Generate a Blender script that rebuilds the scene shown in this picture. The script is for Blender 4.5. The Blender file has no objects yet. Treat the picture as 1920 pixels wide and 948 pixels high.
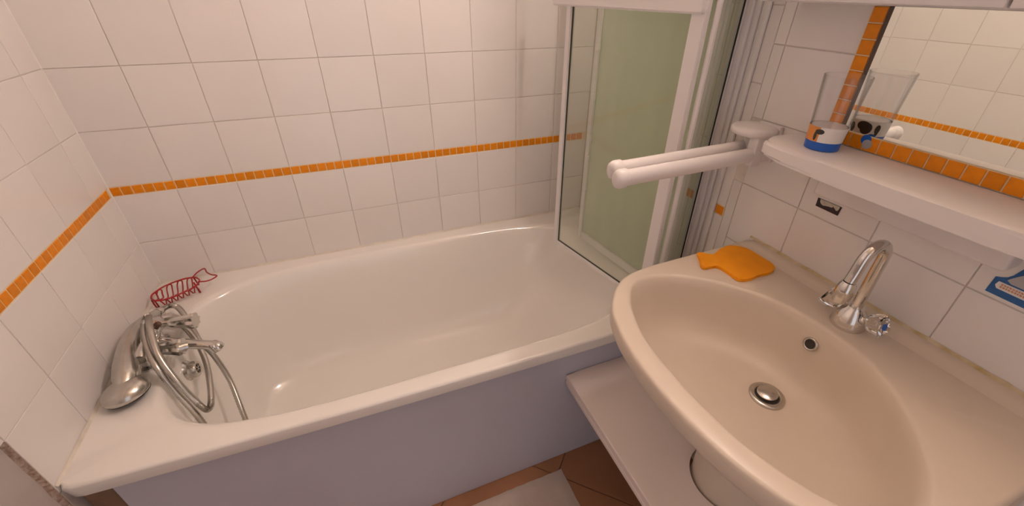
import bpy, bmesh, math, random
from mathutils import Vector, Matrix
random.seed(7)
S = bpy.context.scene
COL = S.collection
W = 1.513            # right wall
RIM = 0.553          # bathtub rim height
YF = -2.25           # wall behind the camera
HC = 2.40            # ceiling height

# ------------------------------------------------------------------ camera
cd = bpy.data.cameras.new('camera'); cam = bpy.data.objects.new('camera', cd); COL.objects.link(cam)
cr = Vector((0.92326124, -0.38402912, 0.01050274)); cu = Vector((0.19709614, 0.4969598, 0.84509412))
cf = Vector((0.32976019, 0.7781726, -0.53451438))
Mx = Matrix((cr, cu, -cf)).transposed().to_4x4(); Mx.translation = Vector((0.63837663, -1.435305, 1.36156084))
cam.matrix_world = Mx
cd.sensor_fit = 'HORIZONTAL'; cd.sensor_width = 36.0
cd.lens = 791.1654 * 36.0 / 1920.0
cd.shift_x = -20.025 / 1920.0; cd.shift_y = 0.477 / 1920.0
cd.clip_start = 0.02
S.camera = cam

# ------------------------------------------------------------------ world, exposure
wd = bpy.data.worlds.new('world'); S.world = wd; wd.use_nodes = True
bgn = wd.node_tree.nodes['Background']
bgn.inputs['Color'].default_value = (0.92, 0.86, 0.92, 1); bgn.inputs['Strength'].default_value = 0.9
S.view_settings.view_transform = 'Standard'; S.view_settings.look = 'None'
S.view_settings.gamma = 1.0; S.view_settings.use_curve_mapping = False
S.view_settings.exposure = 0.0
LAMP_POS = Vector((1.432, -0.93, 2.03)); LAMP_R = 0.060
LAMP_STRENGTH = 186.0; LAMP_COLOR = (1.0, 0.82, 0.745)

# ------------------------------------------------------------------ materials
def new_mat(name):
    m = bpy.data.materials.new(name); m.use_nodes = True
    nt = m.node_tree; return m, nt, nt.nodes['Principled BSDF'], nt.nodes['Material Output']
def N(nt, t, **kw):
    n = nt.nodes.new(t)
    for k, v in kw.items(): setattr(n, k, v)
    return n
def pmat(name, col, rough=0.4, metal=0.0, var=0.0, nscale=8.0, bump=0.0, bscale=60.0, objvar=0.0, spec=0.5, coat=0.0, col2=None):
    m, nt, b, out = new_mat(name)
    b.inputs['Roughness'].default_value = rough; b.inputs['Metallic'].default_value = metal
    b.inputs['Specular IOR Level'].default_value = spec; b.inputs['Coat Weight'].default_value = coat
    b.inputs['Coat Roughness'].default_value = 0.05
    tc = N(nt, 'ShaderNodeTexCoord')
    nz = N(nt, 'ShaderNodeTexNoise'); nz.inputs['Scale'].default_value = nscale; nz.inputs['Detail'].default_value = 4
    nt.links.new(tc.outputs['Object'], nz.inputs['Vector'])
    rp = N(nt, 'ShaderNodeMapRange')
    rp.inputs['From Min'].default_value = 0.3; rp.inputs['From Max'].default_value = 0.7
    nt.links.new(nz.outputs['Fac'], rp.inputs['Value'])
    mx = N(nt, 'ShaderNodeMix', data_type='RGBA')
    c2 = col2 if col2 else tuple(max(0, c * (1 - var)) for c in col)
    mx.inputs[6].default_value = (*col, 1); mx.inputs[7].default_value = (*c2, 1)
    nt.links.new(rp.outputs[0], mx.inputs[0])
    last = mx.outputs[2]
    if objvar:
        oi = N(nt, 'ShaderNodeObjectInfo'); mr = N(nt, 'ShaderNodeMapRange')
        mr.inputs['To Min'].default_value = 1 - objvar; mr.inputs['To Max'].default_value = 1.0
        nt.links.new(oi.outputs['Random'], mr.inputs['Value'])
        hv = N(nt, 'ShaderNodeHueSaturation'); nt.links.new(mr.outputs[0], hv.inputs['Value'])
        nt.links.new(last, hv.inputs['Color']); last = hv.outputs['Color']
    nt.links.new(last, b.inputs['Base Color'])
    if bump:
        n2 = N(nt, 'ShaderNodeTexNoise'); n2.inputs['Scale'].default_value = bscale; n2.inputs['Detail'].default_value = 3
        nt.links.new(tc.outputs['Object'], n2.inputs['Vector'])
        bp = N(nt, 'ShaderNodeBump'); bp.inputs['Strength'].default_value = bump; bp.inputs['Distance'].default_value = 0.002
        nt.links.new(n2.outputs['Fac'], bp.inputs['Height']); nt.links.new(bp.outputs[0], b.inputs['Normal'])
    return m
def pane_mat(name, tint, haze, hazecol, rough=0.03, edge=None):
    """thin flat glass: tinted see-through + surface gloss + a share of milky scatter"""
    m, nt, b, out = new_mat(name)
    nt.nodes.remove(b)
    tr = N(nt, 'ShaderNodeBsdfTransparent'); tr.inputs['Color'].default_value = (*tint, 1)
    df = N(nt, 'ShaderNodeBsdfDiffuse'); df.inputs['Color'].default_value = (*hazecol, 1)
    tl = N(nt, 'ShaderNodeBsdfTranslucent'); tl.inputs['Color'].default_value = (*hazecol, 1)
    nz = N(nt, 'ShaderNodeTexNoise'); nz.inputs['Scale'].default_value = 6
    mr = N(nt, 'ShaderNodeMapRange'); mr.inputs['To Min'].default_value = haze * 0.9; mr.inputs['To Max'].default_value = haze * 1.1
    nt.links.new(nz.outputs['Fac'], mr.inputs['Value'])
    m0 = N(nt, 'ShaderNodeMixShader'); m0.inputs[0].default_value = 0.5
    nt.links.new(df.outputs[0], m0.inputs[1]); nt.links.new(tl.outputs[0], m0.inputs[2])
    m1 = N(nt, 'ShaderNodeMixShader'); nt.links.new(mr.outputs[0], m1.inputs[0])
    nt.links.new(tr.outputs[0], m1.inputs[1]); nt.links.new(m0.outputs[0], m1.inputs[2])
    gl = N(nt, 'ShaderNodeBsdfGlossy'); gl.inputs['Roughness'].default_value = rough
    lw = N(nt, 'ShaderNodeLayerWeight'); lw.inputs['Blend'].default_value = 0.5
    pw = N(nt, 'ShaderNodeMath', operation='POWER'); pw.inputs[1].default_value = 4.0
    ma = N(nt, 'ShaderNodeMath', operation='MULTIPLY_ADD'); ma.inputs[1].default_value = 0.6; ma.inputs[2].default_value = 0.035
    if edge:      # longer path through the glass at grazing angles absorbs more
        p3 = N(nt, 'ShaderNodeMath', operation='POWER'); p3.inputs[1].default_value = 5.0; nt.links.new(lw.outputs['Facing'], p3.inputs[0])
        em = N(nt, 'ShaderNodeMix', data_type='RGBA'); em.inputs[6].default_value = (*tint, 1); em.inputs[7].default_value = (*edge, 1)
        nt.links.new(p3.outputs[0], em.inputs[0]); nt.links.new(em.outputs[2], tr.inputs['Color'])
    nt.links.new(lw.outputs['Facing'], pw.inputs[0]); nt.links.new(pw.outputs[0], ma.inputs[0])
    m2 = N(nt, 'ShaderNodeMixShader'); nt.links.new(ma.outputs[0], m2.inputs[0])
    nt.links.new(m1.outputs[0], m2.inputs[1]); nt.links.new(gl.outputs[0], m2.inputs[2])
    nt.links.new(m2.outputs[0], out.inputs['Surface'])
    return m
def glass_mat(name, col=(1, 1, 1), ior=1.45, rough=0.0):
    m, nt, b, out = new_mat(name)
    b.inputs['Base Color'].default_value = (*col, 1); b.inputs['Transmission Weight'].default_value = 1
    b.inputs['Roughness'].default_value = rough; b.inputs['IOR'].default_value = ior
    return m
M = {}
M['tile'] = pmat('white_tile_glaze', (0.86, 0.82, 0.79), 0.22, var=0.03, nscale=5, bump=0.10, bscale=9, objvar=0.05)
M['grout'] = pmat('tile_grout', (0.78, 0.71, 0.65), 0.85, var=0.12, nscale=30, bump=0.3, bscale=200)
M['mosaic'] = pmat('orange_mosaic_glaze', (0.92, 0.30, 0.004), 0.38, var=0.15, nscale=60, objvar=0.16, spec=0.3)
M['mosaic_grout'] = pmat('pale_yellow_grout', (0.83, 0.68, 0.46), 0.85, var=0.08, nscale=40)
M['plaster'] = pmat('grey_plaster', (0.50, 0.45, 0.42), 0.85, var=0.12, nscale=12, bump=0.4, bscale=80)
M['paint'] = pmat('cream_paint', (0.82, 0.72, 0.60), 0.7, var=0.02, bump=0.1, bscale=120)
M['tub'] = pmat('white_enamel', (0.87, 0.84, 0.79), 0.12, var=0.015, nscale=3, coat=0.3)
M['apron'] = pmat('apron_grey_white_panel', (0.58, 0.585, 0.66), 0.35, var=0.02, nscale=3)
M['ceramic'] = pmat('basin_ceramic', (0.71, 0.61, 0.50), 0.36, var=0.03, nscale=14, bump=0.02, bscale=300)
M['seal'] = pmat('silicone_seal', (0.78, 0.72, 0.62), 0.5, var=0.15, nscale=30)
M['seal_old'] = pmat('yellowed_seal', (0.70, 0.60, 0.44), 0.6, var=0.3, nscale=45, col2=(0.50, 0.38, 0.16))
M['dirt_seal'] = pmat('dirty_seal', (0.55, 0.45, 0.38), 0.8, nscale=120, col2=(0.22, 0.13, 0.09))
M['chrome'] = pmat('chrome', (0.72, 0.70, 0.67), 0.12, 1.0, var=0.08, nscale=25)
M['chrome_dull'] = pmat('dull_chrome', (0.60, 0.58, 0.54), 0.24, 1.0, var=0.12, nscale=40)
M['hose'] = pmat('metal_hose', (0.55, 0.53, 0.49), 0.28, 1.0, var=0.1, nscale=40)
M['dark'] = pmat('dark_hollow', (0.03, 0.025, 0.02), 0.6, var=0.3, nscale=50)
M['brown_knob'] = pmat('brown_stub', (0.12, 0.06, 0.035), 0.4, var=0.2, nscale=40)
M['red'] = pmat('red_coated_wire', (0.42, 0.012, 0.018), 0.3, var=0.12, nscale=50)
M['plastic'] = pmat('white_plastic', (0.80, 0.755, 0.735), 0.35, var=0.02, nscale=5)
M['frame'] = pmat('white_lacquered_frame', (0.82, 0.79, 0.78), 0.3, var=0.02, nscale=5)
M['gasket'] = pmat('black_gasket', (0.02, 0.02, 0.018), 0.6, var=0.2)
M['paneA'] = pane_mat('clear_green_pane', (0.965, 0.98, 0.95), 0.07, (0.80, 0.84, 0.68))
M['paneB'] = pane_mat('frosted_green_pane', (0.94, 0.97, 0.90), 0.55, (0.90, 0.97, 0.83), 0.25)
M['glass'] = pane_mat('tumbler_glass', (0.98, 0.98, 0.985), 0.004, (0.8, 0.8, 0.8), 0.02, (0.42, 0.42, 0.44))
M['acrylic'] = glass_mat('clear_acrylic', (0.97, 0.96, 0.94), 1.4, 0.03)
M['orange'] = pmat('orange_sponge', (0.98, 0.36, 0.0), 0.8, var=0.10, nscale=30, bump=0.3, bscale=500)
M['blue'] = pmat('blue_print', (0.015, 0.12, 0.55), 0.3, var=0.1, nscale=80)
M['white_print'] = pmat('white_print', (0.82, 0.80, 0.77), 0.3, var=0.03)
M['orange_print'] = pmat('orange_print', (0.75, 0.28, 0.05), 0.3, var=0.1)
M['dark_print'] = pmat('charcoal_print', (0.05, 0.045, 0.04), 0.3, var=0.2)
M['grey_print'] = pmat('grey_print', (0.45, 0.45, 0.46), 0.4, var=0.1)
M['sticker_dark'] = pmat('sticker_dark', (0.035, 0.018, 0.022), 0.5, var=0.3, nscale=200)
M['sticker_pale'] = pmat('sticker_pale', (0.62, 0.58, 0.48), 0.5, var=0.3, nscale=200)
M['sticker_blue'] = pmat('sticker_blue', (0.02, 0.13, 0.38), 0.5, var=0.25, nscale=120)
M['sticker_text'] = pmat('sticker_orange', (0.75, 0.30, 0.14), 0.5, var=0.2, nscale=200)
M['terracotta'] = pmat('terracotta_floor', (0.43, 0.20, 0.095), 0.45, var=0.25, nscale=7, bump=0.15, bscale=40, objvar=0.15, col2=(0.36, 0.17, 0.08))
M['floor_grout'] = pmat('floor_grout', (0.22, 0.14, 0.09), 0.9, var=0.2, nscale=40)
M['mat'] = pmat('white_cotton', (0.62, 0.52, 0.45), 0.95, var=0.06, nscale=30, bump=0.8, bscale=400)
M['board'] = pmat('pinkish_white_board', (0.88, 0.77, 0.71), 0.4, var=0.03, nscale=4)
M['brick'] = pmat('brown_block', (0.30, 0.19, 0.12), 0.9, var=0.3, nscale=20, bump=0.5, bscale=90)
M['door'] = pmat('door_frame_paint', (0.75, 0.72, 0.70), 0.5, var=0.03)
mm, nt, b, out = new_mat('mirror_silver')
b.inputs['Metallic'].default_value = 1; b.inputs['Roughness'].default_value = 0.0
tcm = N(nt, 'ShaderNodeTexNoise'); tcm.inputs['Scale'].default_value = 3
mxm = N(nt, 'ShaderNodeMix', data_type='RGBA'); mxm.inputs[6].default_value = (0.90, 0.92, 0.86, 1); mxm.inputs[7].default_value = (0.88, 0.90, 0.84, 1)
nt.links.new(tcm.outputs['Fac'], mxm.inputs[0]); nt.links.new(mxm.outputs[2], b.inputs['Base Color'])
M['mirror'] = mm
mm, nt, b, out = new_mat('opal_lamp_glass')
b.inputs['Base Color'].default_value = (0.9, 0.88, 0.84, 1)
b.inputs['Emission Color'].default_value = (*LAMP_COLOR, 1); b.inputs['Emission Strength'].default_value = LAMP_STRENGTH
M['lamp'] = mm

# ------------------------------------------------------------------ helpers
def wloc(o):
    v = Vector((0, 0, 0))
    while o is not None: v = v + o.location; o = o.parent
    return v
def tag(o, label, cat, group=None):
    o['label'] = label; o['category'] = cat
    if group: o['group'] = group
    return o
def thing(name, label, cat, loc, group=None):
    o = bpy.data.objects.new(name, None); o.empty_display_size = 0.05; COL.objects.link(o)
    o.location = loc; return tag(o, label, cat, group)
def obj(name, bm, mat, parent=None, smooth=None, base=None):
    """link a bmesh given in world coordinates as one mesh object"""
    bmesh.ops.recalc_face_normals(bm, faces=bm.faces)
    if smooth is not None:
        lim = math.radians(smooth)
        for f in bm.faces: f.smooth = True
        for e in bm.edges:
            e.smooth = not (len(e.link_faces) == 2 and e.calc_face_angle(0) > lim)
    org = wloc(parent) if parent else Vector(base if base else (0, 0, 0))
    for v in bm.verts: v.co -= org
    me = bpy.data.meshes.new(name); bm.to_mesh(me); bm.free()
    me.materials.append(M[mat] if isinstance(mat, str) else mat)
    o = bpy.data.objects.new(name, me); COL.objects.link(o)
    if parent: o.parent = parent
    elif base: o.location = org
    return o
def struct(name, bm, mat, smooth=None):
    o = obj(name, bm, mat, None, smooth); o['kind'] = 'structure'; return o
def B(): return bmesh.new()
def box(bm, x0, x1, y0, y1, z0, z1, bev=0.0, seg=2):
    vs = [bm.verts.new(p) for p in ((x0,y0,z0),(x1,y0,z0),(x1,y1,z0),(x0,y1,z0),(x0,y0,z1),(x1,y0,z1),(x1,y1,z1),(x0,y1,z1))]
    fs = [bm.faces.new([vs[i] for i in f]) for f in ((3,2,1,0),(4,5,6,7),(0,1,5,4),(1,2,6,5),(2,3,7,6),(3,0,4,7))]
    if bev:
        es = list({e for f in fs for e in f.edges})
        bmesh.ops.bevel(bm, geom=es, offset=bev, segments=seg, affect='EDGES', profile=0.5)
    return bm
def bar(bm, a, b_, z0, z1, th, bev=0.0, off=0.0):
    """upright slab between two plan points a, b_ with thickness th"""
    a = Vector(a); b_ = Vector(b_); d = (b_ - a).normalized(); n = Vector((-d.y, d.x)) * th / 2; o = Vector((-d.y, d.x)) * off
    pts = [a + n + o, a - n + o, b_ - n + o, b_ + n + o]
    lo = [bm.verts.new((p.x, p.y, z0)) for p in pts]; hi = [bm.verts.new((p.x, p.y, z1)) for p in pts]
    fs = [bm.faces.new(lo), bm.faces.new(hi[::-1])]
    for i in range(4): fs.append(bm.faces.new((lo[i], lo[(i+1)%4], hi[(i+1)%4], hi[i])))
    if bev: bmesh.ops.bevel(bm, geom=list({e for f in fs for e in f.edges}), offset=bev, segments=2, affect='EDGES')
    return bm
def ringloft(bm, rings, cap0=True, cap1=True, closed=True):
    R = [[bm.verts.new(p) for p in r] for r in rings]; n = len(R[0])
    for i in range(len(R) - 1):
        for j in range(n if closed else n - 1):
            k = (j + 1) % n
            try: bm.faces.new((R[i][j], R[i][k], R[i+1][k], R[i+1][j]))
            except ValueError: pass
    if cap0: bm.faces.new(R[0][::-1])
    if cap1: bm.faces.new(R[-1])
    return bm
def tube(bm, pts, rad, seg=10, cap=True, flat=None):
    pts = [Vector(p) for p in pts]; n = len(pts)
    rr = rad if isinstance(rad, (list, tuple)) else [rad] * n
    t0 = (pts[1] - pts[0]).normalized(); up = Vector((0, 0, 1)) if abs(t0.z) < 0.9 else Vector((1, 0, 0))
    nrm = (up - t0 * up.dot(t0)).normalized(); rings = []
    for i in range(n):
        t = (pts[min(i+1, n-1)] - pts[max(i-1, 0)]).normalized()
        nrm = (nrm - t * nrm.dot(t)).normalized(); bn = t.cross(nrm)
        fl = flat if flat else 1.0
        rings.append([pts[i] + nrm * (math.cos(a) * rr[i]) + bn * (math.sin(a) * rr[i] * fl) for a in [2*math.pi*k/seg for k in range(seg)]])
    return ringloft(bm, rings, cap, cap)
def spline(pts, k=6):
    pts = [Vector(p) for p in pts]; out = []
    for i in range(len(pts) - 1):
        p0 = pts[max(i-1, 0)]; p1 = pts[i]; p2 = pts[i+1]; p3 = pts[min(i+2, len(pts)-1)]
        for j in range(k):
            t = j / k
            out.append(0.5 * ((2*p1) + (p2-p0)*t + (2*p0-5*p1+4*p2-p3)*t*t + (3*p1-p0-3*p2+p3)*t**3))
    out.append(pts[-1]); return out
def lathe(bm, prof, origin, axis=(0, 0, 1), seg=32, cap0=True, cap1=True):
    ax = Vector(axis).normalized(); q = Vector((0, 0, 1)).rotation_difference(ax); o = Vector(origin)
    rings = [[o + q @ Vector((r * math.cos(2*math.pi*k/seg), r * math.sin(2*math.pi*k/seg), h)) for k in range(seg)] for r, h in prof]
    return ringloft(bm, rings, cap0, cap1)
def prism(bm, outline, z0, z1, bev=0.0, seg=2):
    lo = [bm.verts.new((x, y, z0)) for x, y in outline]; hi = [bm.verts.new((x, y, z1)) for x, y in outline]
    n = len(lo); f0 = bm.faces.new(lo); f1 = bm.faces.new(hi)
    for i in range(n): bm.faces.new((lo[i], lo[(i+1)%n], hi[(i+1)%n], hi[i]))
    if bev: bmesh.ops.bevel(bm, geom=list(set(f0.edges) | set(f1.edges)), offset=bev, segments=seg, affect='EDGES')
    return bm
def raycast(poly, c, a):
    """distance from c along angle a to a star-shaped polygon"""
    dx, dy = math.cos(a), math.sin(a); best = None; n = len(poly)
    for i in range(n):
        x1, y1 = poly[i][0]-c[0], poly[i][1]-c[1]; x2, y2 = poly[(i+1)%n][0]-c[0], poly[(i+1)%n][1]-c[1]
        ex, ey = x2-x1, y2-y1; den = dx*ey - dy*ex
        if abs(den) < 1e-12: continue
        t = (x1*ey - y1*ex)/den; s = (x1*dy - y1*dx)/den
        if t > 0 and -1e-9 <= s <= 1+1e-9 and (best is None or t < best): best = t
    return best
def sect(poly, c, angs, z): 
    return [(c[0]+raycast(poly,c,a)*math.cos(a), c[1]+raycast(poly,c,a)*math.sin(a), z) for a in angs]
def superell(xl, xr, y0, y1, n, k=160):
    cx, cy, hx, hy = (xl+xr)/2, (y0+y1)/2, (xr-xl)/2, abs(y1-y0)/2; out = []
    for i in range(k):
        a = 2*math.pi*i/k; c, s = math.cos(a), math.sin(a)
        out.append((cx+hx*math.copysign(abs(c)**(2/n), c), cy+hy*math.copysign(abs(s)**(2/n), s)))
    return out

# ------------------------------------------------------------------ setting: walls, floor, ceiling
T = 0.008   # tile thickness: tile faces lie on x=0, y=0, x=W
floor = struct('floor', box(B(), -0.1, W+0.1, YF-0.1, 0.1, -0.10, -0.004), 'floor_grout')
wb = struct('wall_back', box(B(), -0.1, W+0.1, 0.0022, 0.12, -0.1, HC), 'grout')
wl = struct('wall_left', box(B(), -0.12, -T, YF-0.1, T, -0.1, HC), 'plaster')
bm = box(B(), -T, -0.0022, -0.700, T, 0.0, HC)
gl = obj('grout_bed', bm, 'grout', wl)
wr = struct('wall_right', box(B(), W+0.0022, W+0.12, YF-0.1, T, -0.1, HC), 'grout')
struct('ceiling', box(B(), -0.1, W+0.1, YF-0.1, 0.1, HC, HC+0.1), 'paint')
bm = B()
box(bm, -0.1, 0.22, YF-0.1, YF, 0, HC); box(bm, 1.04, W+0.1, YF-0.1, YF, 0, HC); box(bm, 0.22, 1.04, YF-0.1, YF, 2.04, HC)
wf = struct('wall_front', bm, 'paint')
bm = B(); box(bm, 0.20, 0.26, YF-0.11, YF+0.012, 0, 2.08); box(bm, 1.0, 1.06, YF-0.11, YF+0.012, 0, 2.08); box(bm, 0.26, 1.0, YF-0.11, YF+0.012, 2.02, 2.08)
struct('fill_doorway', bm, 'door')  # doorway out of view, added so cool world light fills the room

tile_cache = {}
def tile_mesh(w, h, t, mat, bev):
    """tile in its own frame: face towards +z, width x, height y, centred"""
    key = (round(w, 4), round(h, 4), mat, round(t, 4))
    if key in tile_cache: return tile_cache[key]
    me = bpy.data.meshes.new('tile'); a, b2 = w/2, h/2; c, d = a-bev, b2-bev
    v = [(-a,-b2,-t),(a,-b2,-t),(a,b2,-t),(-a,b2,-t),(-a,-b2,-bev),(a,-b2,-bev),(a,b2,-bev),(-a,b2,-bev),(-c,-d,0),(c,-d,0),(c,d,0),(-c,d,0)]
    f = [(8,9,10,11)]
    for i in range(4):
        j = (i+1) % 4; f += [(4+i,4+j,8+j,8+i), (i,j,4+j,4+i)]
    me.from_pydata(v, [], f); me.materials.append(M[mat]); tile_cache[key] = me; return me
ROT = {'back': Matrix(((1,0,0),(0,0,-1),(0,1,0))), 'left': Matrix(((0,0,1),(1,0,0),(0,1,0))), 'right': Matrix(((0,0,-1),(-1,0,0),(0,1,0)))}
def put_tile(wall, name, side, u0, u1, z0, z1, mat='tile', gap=0.0018, t=0.0030, bev=0.0008, tilt=0.0022, proud=0.0):
    w, h = abs(u1-u0)-gap, z1-z0-gap
    if w < 0.006 or h < 0.006: return
    o = bpy.data.objects.new(name, tile_mesh(w, h, t, mat, bev)); COL.objects.link(o); o.parent = wall
    u = (u0+u1)/2; z = (z0+z1)/2
    p = {'back': (u, -proud, z), 'left': (proud, u, z), 'right': (W-proud, u, z)}[side]
    R = ROT[side] @ Matrix.Rotation(random.uniform(-tilt, tilt), 3, 'X') @ Matrix.Rotation(random.uniform(-tilt, tilt), 3, 'Y')
    o.rotation_euler = R.to_euler(); o.location = Vector(p) - wloc(wall)
    return o
PZ = 0.152
ZD = 0.70; ZC = ZD + PZ; ZT = ZC + 0.027
rows = [(ZD - PZ - 0.012, ZD), (ZD, ZC)]; z = ZT
while z < HC - 0.03: rows.append((z, min(z + PZ, HC))); z += PZ
colsb = [0.0, 0.1496]
while colsb[-1] + PZ < W: colsb.append(colsb[-1] + PZ)
colsb.append(W)
for z0, z1 in rows:
    for i in range(len(colsb) - 1): put_tile(wb, 'tile', 'back', colsb[i], colsb[i+1], z0, z1)
colsl = [0.0, -0.0908, -0.2428, -0.3948, -0.5468, -0.6988]
for z0, z1 in rows:
    for i in range(5): put_tile(wl, 'tile', 'left', colsl[i], colsl[i+1], z0, z1)
obj('grout_bed', box(B(), -T, -0.0022, -1.612, -0.701, ZD, HC), 'grout', wl)
for z0, z1 in rows[1:]:
    for i in range(6): put_tile(wl, 'tile', 'left', -0.6988-i*PZ, -0.6988-(i+1)*PZ, z0, z1)
for z0, z1 in [(ZD-2*PZ, ZD-PZ-0.012), (ZD-3*PZ, ZD-2*PZ)]:
    put_tile(wl, 'tile', 'left', colsl[4], colsl[5], z0, z1)
colsr = [0.0, -0.135, -0.287, -0.439, -0.591, -0.722]
for z0, z1 in rows:
    for i in range(5): put_tile(wr, 'tile', 'right', colsr[i], colsr[i+1], z0, z1)
# narrow filler strip and the basin side, whose courses sit at other heights
put_tile(wr, 'tile', 'right', -0.722, -0.750, 0.70, 0.8077+PZ); 
for k in range(-5, 10):
    z0 = 0.9597 + k * PZ; z1 = min(z0 + PZ, HC)
    if z1 - z0 < 0.02: continue
    if k > 0 or k < -2: put_tile(wr, 'tile', 'right', -0.722, -0.750, z0, z1)
    ys = [-0.750 - j * PZ for j in range(6)]
    for j in range(5): put_tile(wr, 'tile', 'right', ys[j], ys[j+1], z0, z1)
obj('painted_surface', box(B(), W-0.002, W+T, YF, -1.512, 0, HC), 'paint', wr)
# orange mosaic border
MP = PZ / 6
bm = box(B(), 0.0, W, 0.0008, T, ZC-0.001, ZT+0.001); obj('border_grout', bm, 'mosaic_grout', wb)
bm = box(B(), -T, -0.0008, -1.610, 0, ZC-0.001, ZT+0.001); obj('border_grout', bm, 'mosaic_grout', wl)
bm = box(B(), W+0.0008, W+T, -0.722, 0, ZC-0.001, ZT+0.001); obj('border_grout', bm, 'mosaic_grout', wr)
k = 0
while (k + 1) * MP < W + 0.001:
    put_tile(wb, 'mosaic_tile', 'back', k*MP, (k+1)*MP, ZC+0.0005, ZT-0.0005, 'mosaic', 0.0022, 0.0075, 0.0012, 0.01, 0.0004); k += 1
for k in range(63): put_tile(wl, 'mosaic_tile', 'left', -k*MP-0.012, -(k+1)*MP-0.012, ZC+0.0005, ZT-0.0005, 'mosaic', 0.0022, 0.0075, 0.0012, 0.01, 0.0004)
for k in range(28): put_tile(wr, 'mosaic_tile', 'right', -k*MP-0.010, -(k+1)*MP-0.010, ZC+0.0005, ZT-0.0005, 'mosaic', 0.0022, 0.0075, 0.0012, 0.01, 0.0004)
obj('corner_joint', prism(B(), [(-0.004, 0.004), (-0.004, -0.0022), (0.0004, -0.0022), (0.0022, -0.0004), (0.0022, 0.004)], 0.5, HC-0.001), 'tile', wb)
# ragged dirty edge where the tiling on the left wall stops
bm = B(); rings = []
for i in range(18):
    z = 0.02 + i * 0.04; r = 0.0016 + random.uniform(-0.0010, 0.0014)
    rings.append([(-T, -0.699, z), (0.0006, -0.700, z), (-0.001, -0.700-r, z), (-T, -0.702-r*1.5, z)])
ringloft(bm, rings); obj('tile_edge_seal', bm, 'dirt_seal', wl, 50)
# diagonal floor tiles
def clip(poly, xmin, xmax, ymin, ymax):
    def cut(P, f, g):
        o = []
        for i in range(len(P)):
            a, b2 = P[i], P[(i+1) % len(P)]
            if f(a): o.append(a)
            if f(a) != f(b2): o.append(g(a, b2))
        return o
    def lx(c): return lambda a, b2: (c, a[1]+(b2[1]-a[1])*(c-a[0])/(b2[0]-a[0]))
    def ly(c): return lambda a, b2: (a[0]+(b2[0]-a[0])*(c-a[1])/(b2[1]-a[1]), c)
    for f, g in ((lambda p: p[0] > xmin, lx(xmin)), (lambda p: p[0] < xmax, lx(xmax)), (lambda p: p[1] > ymin, ly(ymin)), (lambda p: p[1] < ymax, ly(ymax))):
        poly = cut(poly, f, g)
        if len(poly) < 3: return []
    return poly
FP, FG = 0.300, 0.004; q2 = math.sqrt(0.5)
for i in range(-8, 9):
    for j in range(-8, 9):
        c = [(i*FP+FG/2, j*FP+FG/2), ((i+1)*FP-FG/2, j*FP+FG/2), ((i+1)*FP-FG/2, (j+1)*FP-FG/2), (i*FP+FG/2, (j+1)*FP-FG/2)]
        P = clip([(1.058+(a-b2)*q2, -0.760+(a+b2)*q2) for a, b2 in c], 0.0, W, YF, -0.665)
        if len(P) < 3: continue
        area = abs(sum(P[n][0]*P[(n+1)%len(P)][1]-P[(n+1)%len(P)][0]*P[n][1] for n in range(len(P))))/2
        if area < 0.0004: continue
        obj('floor_tile', prism(B(), P, -0.0045, random.uniform(-0.0004, 0.0002)), 'terracotta', floor)

# ------------------------------------------------------------------ bathtub
def yfront(x): return -0.706 - 0.045*x + 0.018*x*x
tub = thing('bathtub', 'white enamelled bathtub built in along the tiled wall', 'bathtub', (0.756, -0.36, 0))
def outer(ins):
    p = [(0.0015+ins*0.2, -0.0015-ins*0.2), (W-0.0015-ins*0.2, -0.0015-ins*0.2), (W-0.0015-ins*0.2, yfront(W)+ins)]
    x = 1.45
    while x > 0.05: p.append((x, yfront(x)+ins)); x -= 0.06
    p += [(0.022+ins*0.2, yfront(0.02)+ins), (0.008+ins*0.2, yfront(0)+0.004+ins), (0.0015+ins*0.2, yfront(0)+0.015+ins)]
    return p
cT = (0.66, -0.37)
angs = sorted([2*math.pi*i/168 for i in range(168)] + [math.atan2(p[1]-cT[1], p[0]-cT[0]) % (2*math.pi) for p in (outer(0)[0], outer(0)[1], outer(0)[2], outer(0)[-1], outer(0)[-2], outer(0)[-3])])
rings = [sect(outer(0.024), cT, angs, RIM-0.040), sect(outer(0.008), cT, angs, RIM-0.042), sect(outer(0.0045), cT, angs, RIM-0.039), sect(outer(0.0), cT, angs, RIM-0.007),
         sect(outer(0.0016), cT, angs, RIM-0.0035), sect(outer(0.0045), cT, angs, RIM-0.0008), sect(outer(0.009), cT, angs, RIM)]
for zz, xl, xr, yb, yf_, n in [(RIM,0.100,1.438,-0.044,-0.692,4.4),(RIM-0.001,0.106,1.43,-0.050,-0.686,4.3),(RIM-0.005,0.112,1.422,-0.056,-0.679,4.1),(RIM-0.018,0.118,1.41,-0.062,-0.672,4.0),
        (0.47,0.126,1.37,-0.076,-0.660,3.8),(0.37,0.140,1.31,-0.096,-0.645,3.6),(0.27,0.160,1.235,-0.122,-0.620,3.4),(0.215,0.185,1.17,-0.15,-0.595,3.2),
        (0.185,0.215,1.10,-0.185,-0.560,3.0),(0.170,0.27,1.02,-0.23,-0.515,2.8),(0.164,0.38,0.90,-0.29,-0.45,2.4),(0.162,0.58,0.74,-0.345,-0.395,2.0)]:
    rings.append(sect(superell(xl, xr, yb, yf_, n), cT, angs, zz))
bm = ringloft(B(), rings, False, True)
obj('tub_shell', bm, 'tub', tub, 40)
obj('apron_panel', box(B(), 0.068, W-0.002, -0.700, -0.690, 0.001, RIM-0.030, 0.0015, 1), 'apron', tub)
sb = B(); sr = []
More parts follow.
